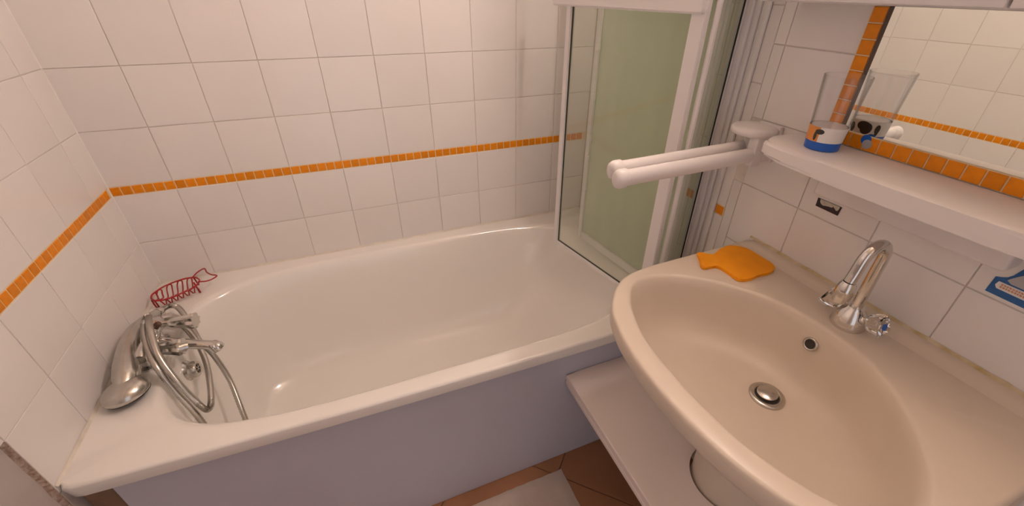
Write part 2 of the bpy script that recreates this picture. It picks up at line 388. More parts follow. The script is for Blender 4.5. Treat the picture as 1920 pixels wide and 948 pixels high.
for i in range(40):
    x = 0.004 + (W-0.008)*i/39; r = 0.0055 + random.uniform(-0.0008, 0.0008)
    sr.append([(x, -0.0005, RIM-0.001), (x, -r, RIM-0.0005), (x, -r*0.4, RIM+r*0.4), (x, -0.0005, RIM+r)])
ringloft(sb, sr); obj('back_sealant', sb, 'seal', tub, 60)
sb = B(); sr = []
for i in range(24):
    y = -0.004 - 0.692*i/23; r = 0.0055 + random.uniform(-0.001, 0.001)
    sr.append([(0.0005, y, RIM-0.001), (r, y, RIM-0.0005), (r*0.4, y, RIM+r*0.4), (0.0005, y, RIM+r)])
ringloft(sb, sr); obj('side_sealant', sb, 'seal', tub, 60)
ov = obj('overflow', lathe(B(), [(0.030,0),(0.030,0.004),(0.027,0.008),(0.023,0.012),(0.022,0.026),(0.020,0.029),(0.013,0.029),(0.012,0.020)], (0.118,-0.372,0.485), (1,0,0.06), 28), 'chrome_dull', tub, 35)
bm = B(); lathe(bm, [(0.0125,0.0),(0.0125,0.002)], (0.140,-0.372,0.487), (1,0,0.06), 20); obj('dark_hole', bm, 'dark', ov)
bm = B()
for k in range(3):
    a = math.pi*k/3; c, s = math.cos(a)*0.0125, math.sin(a)*0.0125
    tube(bm, [(0.1465,-0.372-c,0.487-s),(0.1465,-0.372+c,0.487+s)], 0.0011, 6)
obj('grille', bm, 'chrome_dull', ov)
sup = tag(obj('support_block', box(B(), 0.012, 0.060, -0.688, -0.60, 0.0, RIM-0.042, 0.004), 'brick', None, None, (0.036,-0.64,0)), 'brown support block in the gap under the bathtub rim', 'block')

# ------------------------------------------------------------------ bath mixer tap
mx_ = thing('bath_mixer', 'chrome two-handle bath mixer on the left bathtub rim', 'faucet', (0.075, -0.352, RIM))
bm = B(); tube(bm, [(0.078,-0.275,0.600),(0.078,-0.285,0.600),(0.078,-0.30,0.600),(0.078,-0.33,0.600),(0.078,-0.352,0.600),(0.078,-0.375,0.600),(0.078,-0.405,0.600),(0.078,-0.42,0.600),(0.078,-0.43,0.600)],
     [0.012,0.0165,0.0175,0.0155,0.021,0.0155,0.0175,0.0165,0.012], 20)
obj('body', bm, 'chrome', mx_, 45)
for yy in (-0.305, -0.40):
    bm = lathe(B(), [(0.022,0.0),(0.022,0.005),(0.013,0.009),(0.0125,0.035)], (0.072, yy, RIM), (0,0,1), 20); obj('pillar', bm, 'chrome', mx_, 40)
def mixer_handle(y, tip):
    b0 = Vector((0.084, y, 0.602)); tp = Vector(tip); d = (tp-b0).normalized(); L = (tp-b0).length
    h = obj('handle', lathe(B(), [(0.010,0),(0.0115,0.006),(0.0085,0.016),(0.009,L*0.45)], b0, d, 16), 'chrome', mx_, 40)
    bm = B(); q = Vector((0,0,1)).rotation_difference(d); rr = []
    for t, r0, r1 in ((0.30,0.0095,0.0095),(0.42,0.0135,0.0115),(0.82,0.0195,0.0145),(0.94,0.0225,0.0170),(1.0,0.0205,0.0160)):
        rr.append([b0 + d*L*t + q @ Vector((math.cos(a)*(r0 if k % 2 else r1), math.sin(a)*(r0 if k % 2 else r1), 0)) for k, a in enumerate([2*math.pi*k/16 for k in range(16)])])
    ringloft(bm, rr); obj('grip', bm, 'chrome', h, 25)
mixer_handle(-0.300, (0.172, -0.320, 0.604)); mixer_handle(-0.402, (0.165, -0.420, 0.604))
bm = B(); tube(bm, spline([(0.085,-0.352,0.590),(0.115,-0.362,0.583),(0.165,-0.382,0.577),(0.205,-0.398,0.574),(0.221,-0.404,0.571),(0.226,-0.406,0.563)], 5), [0.0125]*12+[0.0118]*9+[0.0135]*5, 16)
sp = obj('spout', bm, 'chrome', mx_, 50)
bm = B(); lathe(bm, [(0.0135,-0.006),(0.0145,0.002),(0.0135,0.014),(0.0105,0.018)], (0.217,-0.4025,0.5635), (0,0,1), 18); obj('spout_end', bm, 'chrome', sp, 40)
bm = lathe(B(), [(0.016,0.0),(0.017,0.01),(0.014,0.020),(0.010,0.026)], (0.080,-0.348,0.610), (0.75,0.1,0.65), 18); dv = obj('diverter', bm, 'chrome', mx_, 45)
bm = lathe(B(), [(0.0068,0.0),(0.0078,0.003),(0.0078,0.012),(0.006,0.0145)], (0.098,-0.3455,0.6265), (0.75,0.1,0.65), 16); obj('diverter_button', bm, 'brown_knob', dv, 40)
bm = lathe(B(), [(0.012,0),(0.0135,0.004),(0.0115,0.010),(0.011,0.022)], (0.072,-0.285,0.592), (0.2,0.9,-0.35), 16); obj('hose_outlet', bm, 'chrome', mx_, 40)

# ------------------------------------------------------------------ hand shower with hose
hs = thing('hand_shower', 'chrome hand shower with ribbed metal hose lying on the bathtub rim', 'shower head', (0.06, -0.49, RIM))
hp = spline([(0.0620,-0.500,0.584),(0.0595,-0.470,0.590),(0.0520,-0.432,0.598),(0.042,-0.378,0.605),(0.037,-0.325,0.607),(0.041,-0.280,0.602),(0.052,-0.243,0.594),(0.062,-0.222,0.589)], 5)
kr = [0.0170, 0.0265, 0.0255, 0.0205, 0.0165, 0.0140, 0.0122, 0.0115]; rad = []
for i in range(len(hp)):
    t = i/5; a = min(int(t), 6); rad.append(kr[a] + (kr[a+1]-kr[a])*(t-a))
obj('handle', tube(B(), hp, rad, 18), 'chrome_dull', hs, 60)
hd = Vector((-0.12, 0.10, 1.0)).normalized(); hc = Vector((0.062, -0.500, 0.567))
head = obj('head', lathe(B(), [(0.0425,0.000),(0.0455,0.005),(0.0450,0.011),(0.0400,0.021),(0.0310,0.028),(0.0200,0.0325),(0.0080,0.0345),(0.001,0.0348)], hc, hd, 40, True, True), 'chrome_dull', hs, 50)
obj('spray_plate', lathe(B(), [(0.036,-0.004),(0.0425,-0.002),(0.0432,0.002)], hc, hd, 32), 'dark', head, 40)
bm = lathe(B(), [(0.0128,0.0),(0.0135,0.002),(0.0135,0.012),(0.011,0.015)], (0.060,-0.226,0.590), (0.45,0.85,-0.25), 16); obj('hose_nut', bm, 'chrome', hs, 40)
hose = [(0.064,-0.216,0.588),(0.082,-0.198,0.588),(0.104,-0.212,0.583),(0.130,-0.259,0.559),(0.160,-0.326,0.537),(0.180,-0.343,0.495),(0.200,-0.375,0.424),(0.220,-0.444,0.355),(0.235,-0.500,0.290),
        (0.240,-0.565,0.255),(0.222,-0.592,0.300),(0.198,-0.575,0.385),(0.172,-0.534,0.466),(0.142,-0.498,0.530),(0.120,-0.469,0.595),(0.100,-0.422,0.619),(0.085,-0.372,0.636),(0.080,-0.335,0.645),(0.090,-0.330,0.652),
        (0.106,-0.385,0.650),(0.125,-0.448,0.616),(0.150,-0.490,0.564),(0.172,-0.514,0.516),(0.188,-0.529,0.489),(0.1955,-0.525,0.480),(0.196,-0.500,0.482),(0.190,-0.450,0.498),(0.175,-0.383,0.516),
        (0.150,-0.322,0.547),(0.120,-0.279,0.572),(0.096,-0.262,0.584),(0.076,-0.266,0.586)]
HP = spline(hose, 26); hr = [0.0068 + (0.0008 if i % 2 else -0.0005) for i in range(len(HP))]
obj('hose', tube(B(), HP, hr, 10), 'hose', hs, 80)

# ------------------------------------------------------------------ red wire soap rack
rk = thing('soap_rack', 'red wire soap rack shaped like a fish in the bathtub corner', 'soap rack', (0.08, -0.10, RIM))
zr = 0.586; wr_ = 0.0021
def closed(pts, k=6):
    p = [Vector(a) for a in pts]; s = spline([p[-1]] + p + [p[0], p[1]], k); return s[k:-k]
loop = [(0.023,-0.137),(0.019,-0.118),(0.024,-0.103),(0.038,-0.082),(0.059,-0.067),(0.086,-0.057),(0.105,-0.057),(0.118,-0.062),(0.129,-0.077),(0.132,-0.091),(0.129,-0.107),(0.114,-0.127),(0.094,-0.140),(0.075,-0.152),(0.056,-0.156),(0.036,-0.152)]
obj('body_loop', tube(B(), closed([(x, y, zr) for x, y in loop]), wr_*1.15, 8, False), 'red', rk, 80)
tail = [(0.110,-0.057),(0.117,-0.034),(0.133,-0.018),(0.145,-0.045),(0.160,-0.066),(0.178,-0.080),(0.168,-0.097),(0.152,-0.103),(0.133,-0.098)]
obj('tail_loop', tube(B(), spline([(x, y, zr+0.001+0.004*i/8) for i, (x, y) in enumerate(tail)], 5), wr_, 8), 'red', rk, 80)
backp = [(0.030,-0.094),(0.050,-0.074),(0.074,-0.062),(0.098,-0.057)]
frontp = [(0.042,-0.153),(0.066,-0.154),(0.088,-0.1435),(0.110,-0.130)]
for (bx_, by), (fx, fy) in zip(backp, frontp):
    pts = [(fx-0.006, fy, zr), (fx-0.007, fy+0.022, zr-0.008), (bx_-0.004, by-0.014, zr-0.007), (bx_-0.002, by-0.003, zr-0.001), (bx_+0.003, by-0.001, zr), (bx_+0.008, by-0.004, zr-0.001), (bx_+0.010, by-0.015, zr-0.007), (fx+0.005, fy+0.024, zr-0.008), (fx+0.006, fy+0.002, zr)]
    obj('rib', tube(B(), spline(pts, 4), wr_*0.9, 7), 'red', rk, 80)
# zigzag feet along the front wire and a leg at each end
for i in range(6):
    t0 = i/6; 
    def fp(t): return Vector((0.048+0.076*t, -0.157+0.040*t**1.25, zr))
    a, c = fp(t0), fp(t0+1/6); m_ = (a+c)/2 + Vector((0, 0.002, 0)); m_.z = RIM + 0.014
    obj('foot_loop', tube(B(), [a, m_+Vector((-0.002,0,0)), m_+Vector((0.002,0,0)), c], wr_*0.9, 6), 'red', rk, 60)
for pts in ([(0.026,-0.146,zr),(0.024,-0.142,0.570),(0.024,-0.139,RIM+0.002),(0.030,-0.139,RIM+0.002),(0.031,-0.143,0.570),(0.033,-0.150,zr)],
            [(0.117,-0.088,zr),(0.122,-0.096,0.570),(0.126,-0.104,RIM+0.002),(0.128,-0.105,RIM+0.003),(0.127,-0.105,0.571),(0.124,-0.112,zr)],
            [(0.024,-0.103,zr),(0.022,-0.100,0.570),(0.020,-0.098,RIM+0.002)], [(0.112,-0.060,zr),(0.113,-0.058,0.570),(0.114,-0.056,RIM+0.002)]):
    obj('leg', tube(B(), pts, wr_*1.1, 7), 'red', rk, 60)

# ------------------------------------------------------------------ folding bath screen
sc = thing('bath_screen', 'white-framed folding glass bath screen standing at the end of the bathtub', 'shower screen', (1.36, -0.45, RIM))
ZB, ZTOP = RIM + 0.003, 1.96
def leaf(name, P0, P1, w0, w1, rail, th, mat, bars=(), gk=True):
    """framed leaf from P0 (free end) to P1: frame posts, rails and pane"""
    P0, P1 = Vector(P0), Vector(P1); d = (P1-P0).normalized()
    fr = obj(name, bar(B(), P0 + d*w0, P1 - d*w1, ZB+rail, ZTOP-rail, 0.004), mat, sc)
    obj('post', bar(B(), P0, P0 + d*w0, ZB, ZTOP, th, 0.002), 'frame', fr, 40)
    obj('stile', bar(B(), P1 - d*w1, P1, ZB, ZTOP, th, 0.002), 'frame', fr, 40)
    obj('bottom_rail', bar(B(), P0 + d*w0, P1 - d*w1, ZB, ZB+rail, th, 0.002), 'frame', fr, 40)
    obj('top_rail', bar(B(), P0 + d*w0, P1 - d*w1, ZTOP-rail, ZTOP, th, 0.002), 'frame', fr, 40)
    if gk:
        g = B(); e = 0.0009
        bar(g, P0 + d*w0, P0 + d*(w0+e), ZB+rail, ZTOP-rail, 0.0055); bar(g, P0 + d*w0, P1 - d*w1, ZB+rail, ZB+rail+e, 0.0055)
        obj('gasket', g, 'gasket', fr)
    for z0, z1, o0, o1, t2 in bars:
        obj('cross_rail', bar(B(), P0 - d*o0, P1 + d*o1, z0, z1, t2, 0.004), 'frame', fr, 40)
    return fr
A0, A1 = (1.281, -0.226), (1.369, -0.668)
pa = leaf('front_leaf', A0, A1, 0.021, 0.036, 0.014, 0.016, 'paneA', [(1.316, 1.372, 0.060, -0.004, 0.030)])
pb = leaf('rear_leaf', (1.386, -0.222), (1.440, -0.648), 0.020, 0.030, 0.030, 0.014, 'paneB', gk=False)
for zz in (0.74, 0.86, 0.93, 1.06, 1.20):
    obj('hinge_clip', box(B(), 1.376, 1.384, -0.250, -0.232, zz, zz+0.018, 0.002), 'frame', pb, 40)
pc = leaf('wall_leaf', (1.384, -0.676), (1.492, -0.640), 0.006, 0.012, 0.014, 0.012, 'paneA', gk=False)
obj('gasket', bar(B(), (1.4792, -0.64427), (1.4802, -0.64393), ZB, ZTOP, 0.0035, 0.0, -0.0045), 'gasket', pc)
wp = obj('wall_profile', box(B(), 1.4935, W-0.001, -0.660, -0.634, ZB, ZTOP, 0.003), 'frame', sc, 40)
obj('profile_ridge', box(B(), 1.500, W-0.001, -0.674, -0.6605, ZB, ZTOP, 0.003), 'frame', wp, 40)
obj('profile_ridge', box(B(), 1.504, W-0.001, -0.695, -0.675, ZB, ZTOP, 0.004), 'frame', wp, 40)

# ------------------------------------------------------------------ towel rail
tr = thing('towel_rail', 'white plastic towel rail with two swivel arms beside the shelf', 'towel rail', (1.473, -0.775, 1.05))
obj('wall_plate', box(B(), W-0.012, W-0.001, -0.812, -0.752, 1.032, 1.112, 0.004), 'plastic', tr, 40)
bm = B(); box(bm, 1.444, 1.472, -0.812, -0.788, 1.030, 1.0935, 0.003); box(bm, 1.472, W-0.012, -0.806, -0.796, 1.036, 1.092, 0.002); obj('fork', bm, 'plastic', tr, 40)
obj('cap', lathe(B(), [(0.0445,0.0),(0.0475,0.004),(0.0475,0.011),(0.043,0.015),(0.030,0.0170),(0.001,0.0178)], (1.470,-0.772,1.093), (0,0,1), 36), 'plastic', tr, 50)
obj('swivel_pin', lathe(B(), [(0.017,0.0),(0.017,0.060)], (1.474,-0.772,1.034), (0,0,1), 24), 'plastic', tr, 40)
def arm(p0, p1):
    p0, p1 = Vector(p0), Vector(p1)
    ar = obj('arm', tube(B(), [p0, p0.lerp(p1, 0.5), p1], 0.0165, 20, True, 0.72), 'plastic', tr, 50)
    d = (p1-p0).normalized()
    obj('end_cap', tube(B(), [p1-d*0.022, p1-d*0.018, p1-d*0.004, p1+d*0.003, p1+d*0.006], [0.0170,0.0195,0.0195,0.0165,0.009], 20, True, 0.74), 'plastic', ar, 50)
arm((1.462, -0.763, 1.058), (1.100, -0.784, 1.061)); arm((1.446, -0.800, 1.053), (1.092, -0.816, 1.056))

# ------------------------------------------------------------------ mirror with mosaic surround
MZ0, MZ1 = 1.1135, 1.340; MYL, MYR = -0.900, -1.330
mi = thing('mirror', 'wall mirror edged with orange mosaic tiles above the shelf', 'mirror', (W, -1.115, MZ0))
obj('mirror_glass', box(B(), W-0.0035, W-0.0005, MYR+0.026, MYL-0.026, MZ0+0.026, MZ1), 'mirror', mi)
bm = B(); box(bm, W-0.0065, W-0.0005, MYR, MYL, MZ0, MZ0+0.0258); box(bm, W-0.0065, W-0.0005, MYL-0.0258, MYL, MZ0+0.0258, MZ1); box(bm, W-0.0065, W-0.0005, MYR, MYR+0.0258, MZ0+0.0258, MZ1)
obj('surround_grout', bm, 'mosaic_grout', mi)
obj('edge_reflection', box(B(), W-0.0080, W-0.0036, MYL-0.0285, MYL-0.0259, MZ0+0.0259, MZ1), 'brown_knob', mi)  # dark brown strip paints in the reflection of the frame's inner side
def frame_tile(y0, y1, z0, z1): put_tile(mi, 'mosaic_tile', 'right', y0, y1, z0, z1, 'mosaic', 0.0022, 0.006, 0.001, 0.008, 0.0085)
for k in range(17): frame_tile(MYL - k*(MYL-MYR)/17, MYL - (k+1)*(MYL-MYR)/17, MZ0, MZ0+0.0258)
for k in range(8):
    z0 = MZ0 + 0.0258 + k*0.0251; frame_tile(MYL, MYL-0.0258, z0, z0+0.0251); frame_tile(MYR+0.0258, MYR, z0, z0+0.0251)
bs = thing('round_spot', 'small round blue and grey spot on the mirror mosaic edge', 'sticker', (W-0.009, -0.979, 1.132))  # two flat discs, blue over grey, on the mosaic face
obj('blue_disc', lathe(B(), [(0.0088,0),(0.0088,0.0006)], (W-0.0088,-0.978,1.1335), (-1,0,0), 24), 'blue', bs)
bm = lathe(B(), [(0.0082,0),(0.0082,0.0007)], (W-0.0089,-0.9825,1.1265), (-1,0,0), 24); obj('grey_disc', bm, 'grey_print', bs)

# ------------------------------------------------------------------ cabinet and lamp above the mirror (out of the picture but for the cabinet's lower edge)
cb = thing('wall_cabinet', 'pale wall cabinet over the mirror, only its lower edge in view', 'cabinet', (1.45, -1.12, 1.343))
obj('carcass', box(B(), 1.402, W-0.001, -1.49, -0.757, 1.343, 1.82, 0.002), 'frame', cb, 40)
for y0, y1 in ((-0.757, -1.122), (-1.124, -1.49)):
    dr = obj('door', box(B(), 1.386, 1.401, y1+0.001, y0-0.001, 1.345, 1.818, 0.003), 'frame', cb, 40)
    obj('knob', lathe(B(), [(0.005,0),(0.005,0.01),(0.010,0.014),(0.010,0.022),(0.006,0.024)], (1.3865, (y1+0.03 if y0 > -1 else y0-0.03), 1.44), (-1,0,0), 16), 'chrome', dr, 40)
lp = thing('wall_lamp', 'opal globe wall lamp above the cabinet', 'lamp', (W, LAMP_POS.y, LAMP_POS.z))
obj('wall_plate', lathe(B(), [(0.05,0),(0.05,0.012),(0.042,0.018)], (W-0.001, LAMP_POS.y, LAMP_POS.z-0.10), (-1,0,0), 24), 'chrome', lp, 40)
obj('lamp_arm', tube(B(), spline([(W-0.018, LAMP_POS.y, LAMP_POS.z-0.10), (W-0.07, LAMP_POS.y, LAMP_POS.z-0.115), (LAMP_POS.x+0.01, LAMP_POS.y, LAMP_POS.z-0.11), (LAMP_POS.x, LAMP_POS.y, LAMP_POS.z-LAMP_R)], 5), 0.008, 10), 'chrome', lp, 60)
bm = B(); bmesh.ops.create_uvsphere(bm, u_segments=24, v_segments=14, radius=LAMP_R)
for v in bm.verts: v.co += LAMP_POS
obj('globe', bm, 'lamp', lp, 60)

# ------------------------------------------------------------------ shelf under the mirror
SZ = 1.113
sh = thing('wall_shelf', 'white wall shelf with rounded front below the mirror', 'shelf', (1.44, -1.115, SZ-0.03))
SHAPE = [(W-0.0015,-0.852),(1.43,-0.853),(1.405,-0.856),(1.392,-0.864),(1.384,-0.882),(1.379,-0.92),(1.373,-1.0),(1.370,-1.115)]
out_ = SHAPE + [(x, -2.23-y) for x, y in SHAPE[:-1][::-1]]
obj('board', prism(B(), out_, SZ-0.029, SZ, 0.006, 3), 'plastic', sh, 40)
obj('shelf_bracket', box(B(), 1.468, W-0.001, -1.243, -0.945, 1.020, SZ-0.029, 0.006, 3), 'plastic', sh, 40)

# ------------------------------------------------------------------ tumbler
TX, TY = 1.449, -0.939
tm = thing('tumbler', 'tall clear drinking glass with blue and white printed base on the shelf', 'glass', (TX, TY, SZ))
HT = 0.126
def rt(h): return 0.0275 + (0.0365-0.0275)*h/HT
prof = [(0.001,0.0),(0.020,0.0),(rt(0)-0.002,0.0005),(rt(0),0.003)] + [(rt(h),h) for h in (0.03,0.06,0.09,0.12)] + [(rt(HT),HT-0.0008),(rt(HT)-0.0008,HT),(rt(HT)-0.0016,HT-0.0008)] + [(rt(h)-0.0018,h) for h in (0.12,0.09,0.06,0.03,0.012)] + [(0.018,0.009),(0.001,0.009)]
gb = obj('glass_body', lathe(B(), prof, (TX,TY,SZ), (0,0,1), 48), 'glass', tm, 40)
obj('thick_base', lathe(B(), [(0.001,0.0092),(0.019,0.0092),(rt(0.02)-0.0022,0.012),(rt(0.041)-0.0022,0.041),(rt(0.041)-0.004,0.0425),(0.001,0.0415)], (TX,TY,SZ), (0,0,1), 40), 'plastic', tm, 40)
def wrap(name, mat, a0, a1, z0, z1, e, fn=None, n=24):
    """print wrapped on the outside: fn(u) gives lower and upper height share at u in 0..1"""
    bm = B(); lo, hi, lo2, hi2 = [], [], [], []
    for i in range(n+1):
        u = i/n; a = math.radians(a0+(a1-a0)*u); f0, f1 = fn(u) if fn else (0, 1)
        for arr, f, ee in ((lo,f0,e),(hi,f1,e),(lo2,f0,0.00015),(hi2,f1,0.00015)):
            zz = z0+(z1-z0)*f; r = rt(zz)+ee
            arr.append((TX+r*math.cos(a), TY+r*math.sin(a), SZ+zz))
    rings = [[lo[i], hi[i], hi2[i], lo2[i]] for i in range(n+1)]
    ringloft(bm, rings); return obj(name, bm, mat, tm, 60)
wrap('blue_band', 'blue', 0, 359.5, 0.001, 0.016, 0.0005, None, 60)
wrap('white_band', 'white_print', 0, 359.5, 0.016, 0.042, 0.0005, None, 60)
wrap('orange_patch', 'orange_print', 135, 192, 0.016, 0.042, 0.0009)
def blob(u): return (0.5-0.5*math.sqrt(max(0, 1-(2*u-1)**2)), 0.5+0.5*math.sqrt(max(0, 1-(2*u-1)**2)))
wrap('dark_patch', 'dark_print', 178, 206, 0.030, 0.039, 0.0013, blob); wrap('dark_patch', 'dark_print', 176, 186, 0.018, 0.034, 0.0013, blob)
for a0, a1, z0, z1 in ((-38,-2,0.019,0.040),(-62,-46,0.022,0.038),(-30,10,0.026,0.042),(20,40,0.018,0.036),(-60,-50,0.017,0.030),(60,95,0.022,0.038)):
    wrap('dark_patch', 'dark_print', a0, a1, z0, z1, 0.0013, blob)

# ------------------------------------------------------------------ stickers on the wall tiles
st = thing('dark_sticker', 'torn black sticker with pale shapes on the tile below the shelf', 'sticker', (W-0.001, -0.958, 0.99))
def flat(name, mat, pts, e, parent):
    bm = B(); prism(bm, [(y, z) for y, z in pts], 0, 0.0004)
    for v in bm.verts: y, z, t = v.co; v.co = Vector((W-0.0004-e-t, y, z))
    return obj(name, bm, mat, parent)
flat('film', 'sticker_dark', [(-0.9345,0.9995),(-0.9355,0.9815),(-0.9835,0.9805),(-0.9850,0.9995)], 0.0002, st)
flat('pale_shape', 'sticker_pale', [(-0.9405,0.9990),(-0.9415,0.9935),(-0.9445,0.9900),(-0.9500,0.9880),(-0.9540,0.9895),(-0.9600,0.9905),(-0.9680,0.9915),(-0.9690,0.9945),(-0.9720,0.9925),(-0.9770,0.9890),(-0.9800,0.9900),(-0.9812,0.9940),(-0.9815,0.9992)], 0.0008, st)
bl = thing('blue_sticker', 'blue bordered sticker with orange lettering on the wall tile', 'sticker', (W-0.001, -1.26, 0.99))
flat('film', 'sticker_blue', [(-1.2285,0.9945),(-1.2280,0.9675),(-1.3000,0.9665),(-1.3000,1.030),(-1.2520,1.030),(-1.2440,1.0060),(-1.2400,1.0000),(-1.2340,0.9965)], 0.0002, bl)
flat('pale_panel', 'white_print', [(-1.2350,0.9900),(-1.2335,0.9830),(-1.2370,0.9785),(-1.2960,0.9775),(-1.2960,0.9900)], 0.0008, bl)
flat('pale_figure', 'grey_print', [(-1.2440,1.0000),(-1.2420,0.9960),(-1.2480,0.9925),(-1.2900,0.9925),(-1.2900,1.0120),(-1.2560,1.0150),(-1.2500,1.0080)], 0.0008, bl)
x = -1.2395
for i in range(14):
    w = random.uniform(0.0014, 0.003)
    for zz in (0.9815, 0.9855):
        flat('lettering', 'sticker_text', [(x, zz+0.0026), (x, zz), (x-w, zz), (x-w, zz+random.uniform(0.0018, 0.0028))], 0.0014, bl)
    x -= w + 0.0011

# ------------------------------------------------------------------ washbasin on pedestal
YC = -1.115; ZK = 0.830
ws = thing('washbasin', 'wide cream ceramic washbasin on a pedestal below the mirror', 'sink', (1.29, YC, 0))
hl = [(1.012,0.0),(1.014,0.05),(1.0185,0.09),(1.0255,0.13),(1.036,0.165),(1.050,0.20),(1.072,0.232),(1.100,0.262),(1.130,0.283),(1.165,0.295),(1.215,0.302),(1.32,0.304),(W-0.0015,0.304)]
OUT = [(x, YC+v) for x, v in hl] + [(x, YC-v) for x, v in hl[::-1][:-1]]
il = [(1.052,0.0),(1.0545,0.06),(1.061,0.11),(1.072,0.15),(1.088,0.19),(1.106,0.222),(1.126,0.247),(1.152,0.263),(1.185,0.266),(1.222,0.257),(1.262,0.236),(1.305,0.200),(1.343,0.155),(1.372,0.105),(1.388,0.055),(1.393,0.0)]
s1 = spline([(x, v, 0) for x, v in il], 4)
INN = [(p.x, YC+p.y) for p in s1] + [(p.x, YC-p.y) for p in s1[::-1][1:-1]]
so = spline([(x, v, 0) for x, v in hl[:-2]], 4)
OUT = [(p.x, YC+p.y) for p in so] + [(1.32, YC+0.304), (W-0.0015, YC+0.304), (W-0.0015, YC-0.299), (1.32, YC-0.299)] + [(p.x, YC-p.y*0.984) for p in so[::-1][:-1]]
cS = (1.225, YC)
angB = sorted([2*math.pi*i/160 for i in range(160)] + [math.atan2(v, W-0.0015-cS[0]) % (2*math.pi) for v in (0.304, -0.299)])
def scl(poly, c, sx, sy, dx=0):
    return [(min(c[0]+(x-c[0])*sx+dx, W-0.0015), c[1]+(y-c[1])*sy) for x, y in poly]
def shrink(poly, d):
    return [(min(W-0.0015, x - d*(x-cS[0])/max(1e-6, math.hypot(x-cS[0], y-cS[1]))), y - d*(y-cS[1])/max(1e-6, math.hypot(x-cS[0], y-cS[1]))) if x < W-0.01 else (x, y) for x, y in poly]
rings = []
for d, zz in ((0.150,0.66),(0.085,0.70),(0.030,0.755),(0.012,0.780),(0.004,0.790),(0.0,0.797),(0.0,0.820),(0.0012,0.826),(0.004,0.8292),(0.008,0.83)):
    rings.append(sect(shrink(OUT, d), cS, angB, zz))
rings.append(sect(shrink(INN, -0.006), cS, angB, ZK)); rings.append(sect(shrink(INN, -0.001), cS, angB, ZK-0.001)); rings.append(sect(shrink(INN, 0.004), cS, angB, ZK-0.006))
for s, zz, ac in ((0.965,0.806,1.226),(0.94,0.780,1.228),(0.905,0.752,1.231),(0.86,0.730,1.234),(0.80,0.714,1.237),(0.70,0.703,1.242),(0.55,0.696,1.252),(0.38,0.692,1.268),(0.22,0.690,1.284),(0.11,0.6885,1.295)):
    pl = [(ac+(x-cS[0])*s, YC+(y-YC)*s) for x, y in INN]
    c2 = (ac, YC); rings.append(sect(pl, c2, angB, zz))
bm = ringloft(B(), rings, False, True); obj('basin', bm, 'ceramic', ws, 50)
# raised ledge and old seal against the wall
rr = []
for i in range(50):
    y = YC + 0.300 - 0.597*i/49; f = min(1, (0.300-abs(y-YC))/0.03+0.15)
    rr.append([(W-0.0012, y, ZK-0.004), (W-0.040, y, ZK-0.002), (W-0.030, y, ZK+0.002*f), (W-0.021, y, ZK+0.009*f), (W-0.015, y, ZK+0.0125*f), (W-0.0012, y, ZK+0.0135*f)])
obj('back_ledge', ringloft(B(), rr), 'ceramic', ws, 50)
rr = []
for i in range(50):
    y = YC + 0.296 - 0.592*i/49; r = 0.005 + random.uniform(-0.0012, 0.0012)
    rr.append([(W-0.0008, y, ZK+0.0125), (W-0.0008-r, y, ZK+0.0133), (W-0.0008-r*0.5, y, ZK+0.0133+r*0.6), (W-0.0008, y, ZK+0.0133+r)])
obj('wall_sealant', ringloft(B(), rr), 'seal_old', ws, 60)
dn = obj('drain_ring', lathe(B(), [(0.019,-0.006),(0.0205,0.001),(0.024,0.0035),(0.030,0.003),(0.0325,0.0005),(0.0325,-0.004)], (1.296,YC,0.6915), (-0.03,0,1), 40, False, False), 'chrome_dull', ws, 50)
obj('drain_hole', lathe(B(), [(0.0215,-0.005),(0.0215,0.0002)], (1.296,YC,0.6925), (-0.03,0,1), 32), 'dark', dn)
obj('plug', lathe(B(), [(0.017,0.0),(0.0190,0.003),(0.0188,0.006),(0.0165,0.0075),(0.001,0.0082)], (1.297,YC+0.001,0.6925), (-0.10,0.05,1), 32), 'chrome_dull', dn, 50)
oh = obj('overflow_ring', lathe(B(), [(0.0095,-0.004),(0.0095,0.002),(0.0115,0.003),(0.0135,0.0015),(0.0140,-0.002)], (1.383,YC+0.012,0.786), (-0.95,0,0.30), 28, False, False), 'chrome_dull', ws, 50)
obj('overflow_hole', lathe(B(), [(0.0100,-0.003),(0.0100,0.0012)], (1.383,YC+0.012,0.786), (-0.95,0,0.30), 24), 'dark', oh)
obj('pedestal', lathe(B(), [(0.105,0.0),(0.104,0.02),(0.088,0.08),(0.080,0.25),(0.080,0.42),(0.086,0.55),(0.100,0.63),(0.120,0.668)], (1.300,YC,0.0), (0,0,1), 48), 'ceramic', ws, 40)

# ------------------------------------------------------------------ basin tap
tx, ty = 1.438, -1.117
bt = thing('basin_tap', 'chrome gooseneck basin tap with clear acrylic handles', 'faucet', (tx, ty, ZK))
obj('base', lathe(B(), [(0.0275,0.0),(0.0285,0.003),(0.0275,0.010),(0.0245,0.022),(0.0205,0.033),(0.0150,0.039),(0.0135,0.044)], (tx,ty,ZK), (0,0,1), 32), 'chrome', bt, 35)
gp = [(tx,ty,ZK+0.036),(tx,ty,ZK+0.08),(tx,ty,ZK+0.12)] + [(tx-0.030+0.030*math.cos(a), ty, ZK+0.146+0.034*math.sin(a)) for a in [math.radians(t) for t in range(0, 181, 20)]] + [(tx-0.062,ty,ZK+0.130),(tx-0.065,ty,ZK+0.116)]
sp = obj('spout', tube(B(), spline(gp, 4), 0.0092, 18), 'chrome', bt, 60)
obj('aerator', lathe(B(), [(0.0098,0.040),(0.0128,0.034),(0.0142,0.024),(0.0138,0.012),(0.0118,0.003),(0.0110,0.0)], (tx-0.0675,ty,ZK+0.076), (0.06,0,1), 24), 'chrome', sp, 40)
